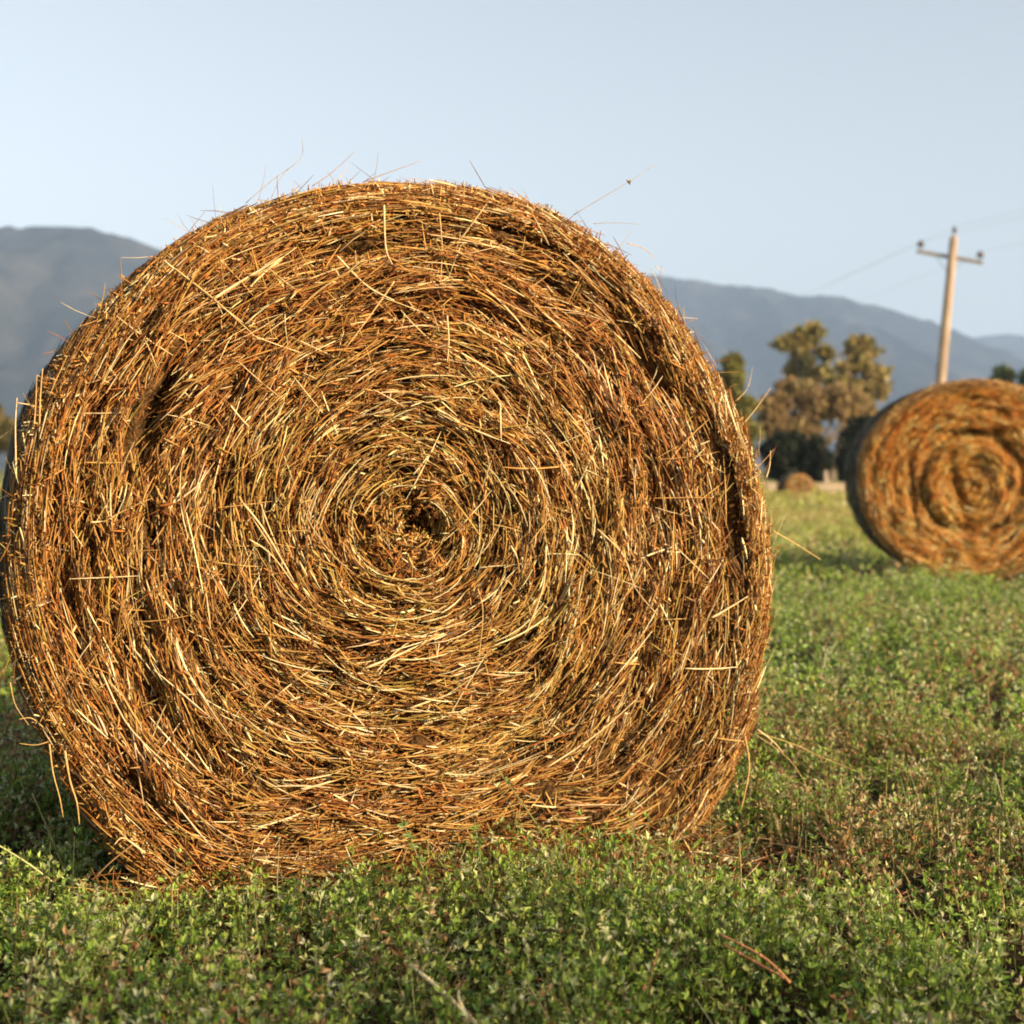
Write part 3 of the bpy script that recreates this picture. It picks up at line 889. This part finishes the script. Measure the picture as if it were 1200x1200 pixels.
BG = "trees beyond the far end of the field"
tree("eucalyptus_tree", "tall open gum tree with dark olive clumps on its left side, nearer the big bale", "tree", 95,
     [(920, 402, 16, 10), (944, 396, 16, 14), (956, 386, 12, 9), (938, 420, 18, 9), (926, 434, 12, 7), (968, 414, 18, 6),
      (955, 436, 20, 9)], 952, OLIVE + [(.3, .22, .07)], .42, 4400, BG, .28, sub=8)
tree("eucalyptus_tree", "tall gum tree with layered yellow green crown, nearer the power pole", "tree", 92,
     [(1003, 401, 20, 9), (1010, 414, 28, 7), (1000, 430, 26, 8), (1024, 436, 18, 9), (1031, 455, 12, 16), (1006, 455, 22, 12),
      (980, 446, 18, 8)], 972, GOLDEN, .42, 4400, BG, .26, sub=8)
tree("bushy_tree", "rust brown bushy tree below the two gum crowns", "tree", 78,
     [(932, 458, 30, 16), (912, 482, 24, 24), (955, 472, 32, 26), (990, 484, 28, 20), (940, 500, 36, 18), (984, 464, 26, 16),
      (903, 500, 20, 20), (1014, 478, 18, 14)], 968, RUST, .3, 15000, BG, .2, sub=14)
tree("leafy_tree", "rounded yellow green tree peeking out at the big bale's right shoulder", "tree", 70,
     [(856, 426, 17, 13), (860, 446, 23, 20), (866, 475, 22, 22), (872, 505, 20, 22), (870, 532, 20, 18)], 866, YG, .24, 8000, BG, .15, sub=12)
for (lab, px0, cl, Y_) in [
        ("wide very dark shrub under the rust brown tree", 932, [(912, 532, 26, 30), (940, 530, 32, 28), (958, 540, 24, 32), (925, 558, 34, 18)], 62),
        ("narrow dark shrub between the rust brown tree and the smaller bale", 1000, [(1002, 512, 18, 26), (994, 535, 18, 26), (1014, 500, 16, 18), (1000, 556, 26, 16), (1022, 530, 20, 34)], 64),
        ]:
    tree("shrub", lab, "shrub", Y_, cl, px0, SHADED_LEAF, .2, 9000, "dark shrubs behind the fence", .08, sub=14)
tree("leafy_tree", "small dark green treetop just above the smaller bale's right side", "tree", 120,
     [(1176, 440, 13, 9), (1170, 452, 16, 11), (1182, 470, 20, 22), (1180, 505, 20, 28)], 1178, [(.05, .08, .025), (.08, .11, .03), (.11, .13, .04)], .5, 5000, BG, .2)
tree("leafy_tree", "dark green treetop cut off by the right edge of the photo", "tree", 118,
     [(1206, 442, 14, 12), (1214, 465, 22, 22), (1212, 500, 24, 30)], 1212, [(.05, .08, .025), (.08, .11, .03), (.11, .13, .04)], .5, 5000, BG, .2)
tree("leafy_tree", "ochre tree at the left edge behind the big bale", "tree", 75,
     [(-8, 485, 24, 20), (-45, 475, 34, 24), (-20, 512, 38, 24), (-70, 505, 34, 32), (10, 515, 22, 26)], -30, [(.20, .155, .05), (.17, .14, .05), (.13, .115, .04)], .3, 11000, BG, .2)

# ------------------------------------------------------------------ fence at the end of the field
fr = empty("fence", (at(940, 548, 43.0) * np.array([1, 1, 0])))
fb = np.array(fr.location)
def fpt(px, z, Y=43.0):
    p = at(px, 548, Y); p[2] = z; return p - fb
for (x0, x1) in ((899, 919), (960, 990)):
    a, c = fpt(x0, .3), fpt(x1, .3)
    m = MB()
    for zz in (.12, .3):
        m.box(((a + c) / 2)[:2].tolist() + [zz - .01], (abs(c[0] - a[0]), .04, .165))
    m.build("board_panel", M_fence, fr, smooth=False)
for x0, h_ in ((968, .78), (922, .42), (899, .42), (990, .42)):
    p = fpt(x0, 0)
    m = MB(); m.tube([p + np.array([0, .08, -.1]), p + np.array([0, .08, h_ * .5]), p + np.array([0, .08, h_])], [.055, .053, .048], 9)
    m.build("post", M_fence, fr)
m = MB(); a, c = fpt(896, .4), fpt(1040, .4)
m.box(((a + c) / 2)[:2].tolist() + [.405], (c[0] - a[0], .035, .05)); m.build("rail", M_fence, fr, smooth=False)
tag(fr, "low pale timber fence with one tall post below the dark shrubs", "fence")

# ------------------------------------------------------------------ power poles and wires
def pole_at(foot, top, rz, label):
    """foot, top: world points of the pole's axis"""
    foot = np.array(foot); top = np.array(top); foot[2] = 0
    root = empty("power_pole", foot)
    ax = top - foot; L = np.linalg.norm(ax); d = ax / L
    m = MB(); ts = [0, .25, .5, .75, .985, 1]
    m.tube([d * (L * t) for t in ts], [.175, .162, .15, .136, .122, .07], 16)
    m.build("pole", M_pole, root)
    ctr = d * (L - .62)
    side = np.array([cos(rz), sin(rz), 0]); side = norm(side - d * (side @ d) + np.array([0, 0, 0]))
    side[2] -= .075; side = norm(side)
    fwd = norm(np.cross(side, d))
    tips = []
    m = MB()
    e = [ctr - fwd * .17 - side * 1.02, ctr - fwd * .17 + side * 1.02]
    # square timber cross-arm
    V = []
    for q in e:
        for (a, b_) in ((-1, -1), (1, -1), (1, 1), (-1, 1)): V.append(q + fwd * a * .05 + d * b_ * .048)
    m.add(V, [[0, 1, 5, 4], [1, 2, 6, 5], [2, 3, 7, 6], [3, 0, 4, 7], [3, 2, 1, 0], [4, 5, 6, 7]])
    arm = m.build("cross_arm", M_arm, root, smooth=False)
    for sgn in (-1, 1):                   # flat braces
        m = MB(); m.tube([ctr - fwd * .17 + side * .45 * sgn - d * .06, ctr - fwd * .15 - d * .5], [.009, .009], 5)
        m.build("brace", M_arm, root)
    def insulator(p, par, s=1.0):
        m = MB(); m.tube([p, p + d * .10], [.014, .014], 6)
        m.tube([p + d * .08, p + d * .10, p + d * .15, p + d * .16, p + d * .20, p + d * .22, p + d * .27],
               [.05 * s, .085 * s, .07 * s, .095 * s, .075 * s, .06 * s, .045 * s], 12)
        m.build("insulator", M_ins, par)
        return foot + p + d * .26
    for sgn in (-1, 1):
        tips.append(insulator(ctr - fwd * .17 + side * .93 * sgn + d * .06, root, 1.25))
    tips.append(insulator(d * L, root, .8))
    tag(root, label, "power pole", "poles of the power line")
    return tips
far_top = at(640, 440, 112); far_foot = far_top.copy()
line_dir = far_top - at(1118, 272, 46)
rzl = math.atan2(line_dir[1], line_dir[0]) - pi / 2
t1 = pole_at(at(1090, 548, 46), at(1118, 276, 46), rzl * .55, "weathered leaning timber power pole with cross-arm rising behind the smaller bale")
t2 = pole_at(far_foot, far_top, rzl * .55, "distant timber power pole standing hidden behind the large bale")
t3 = []
for p in t1: t3.append(p + (t1[2] - t2[2]) * np.array([1.0, 1.0, 0]) + np.array([0, 0, .3]))
poles3_foot = t3[2] * np.array([1, 1, 0])
def wire(a, b_, sag, label):
    ts = np.linspace(0, 1, 40)
    P = np.array([a + (b_ - a) * t - np.array([0, 0, 4 * sag * t * (1 - t)]) for t in ts])
    m = MB(); m.tube(P - P[0], [.003] * 40, 6)
    o = m.build("power_line", M_wire); o.location = P[0]
    tag(o, label, "wire", "wires of the power line")
nm = ["left arm end", "right arm end", "top"]
for k in range(3):
    wire(t1[k], t2[k], .9, f"thin grey wire from the leaning pole's {nm[k]} falling away to the left")
    wire(t1[k], t3[k], .9, f"thin grey wire from the leaning pole's {nm[k]} rising off to the right edge")
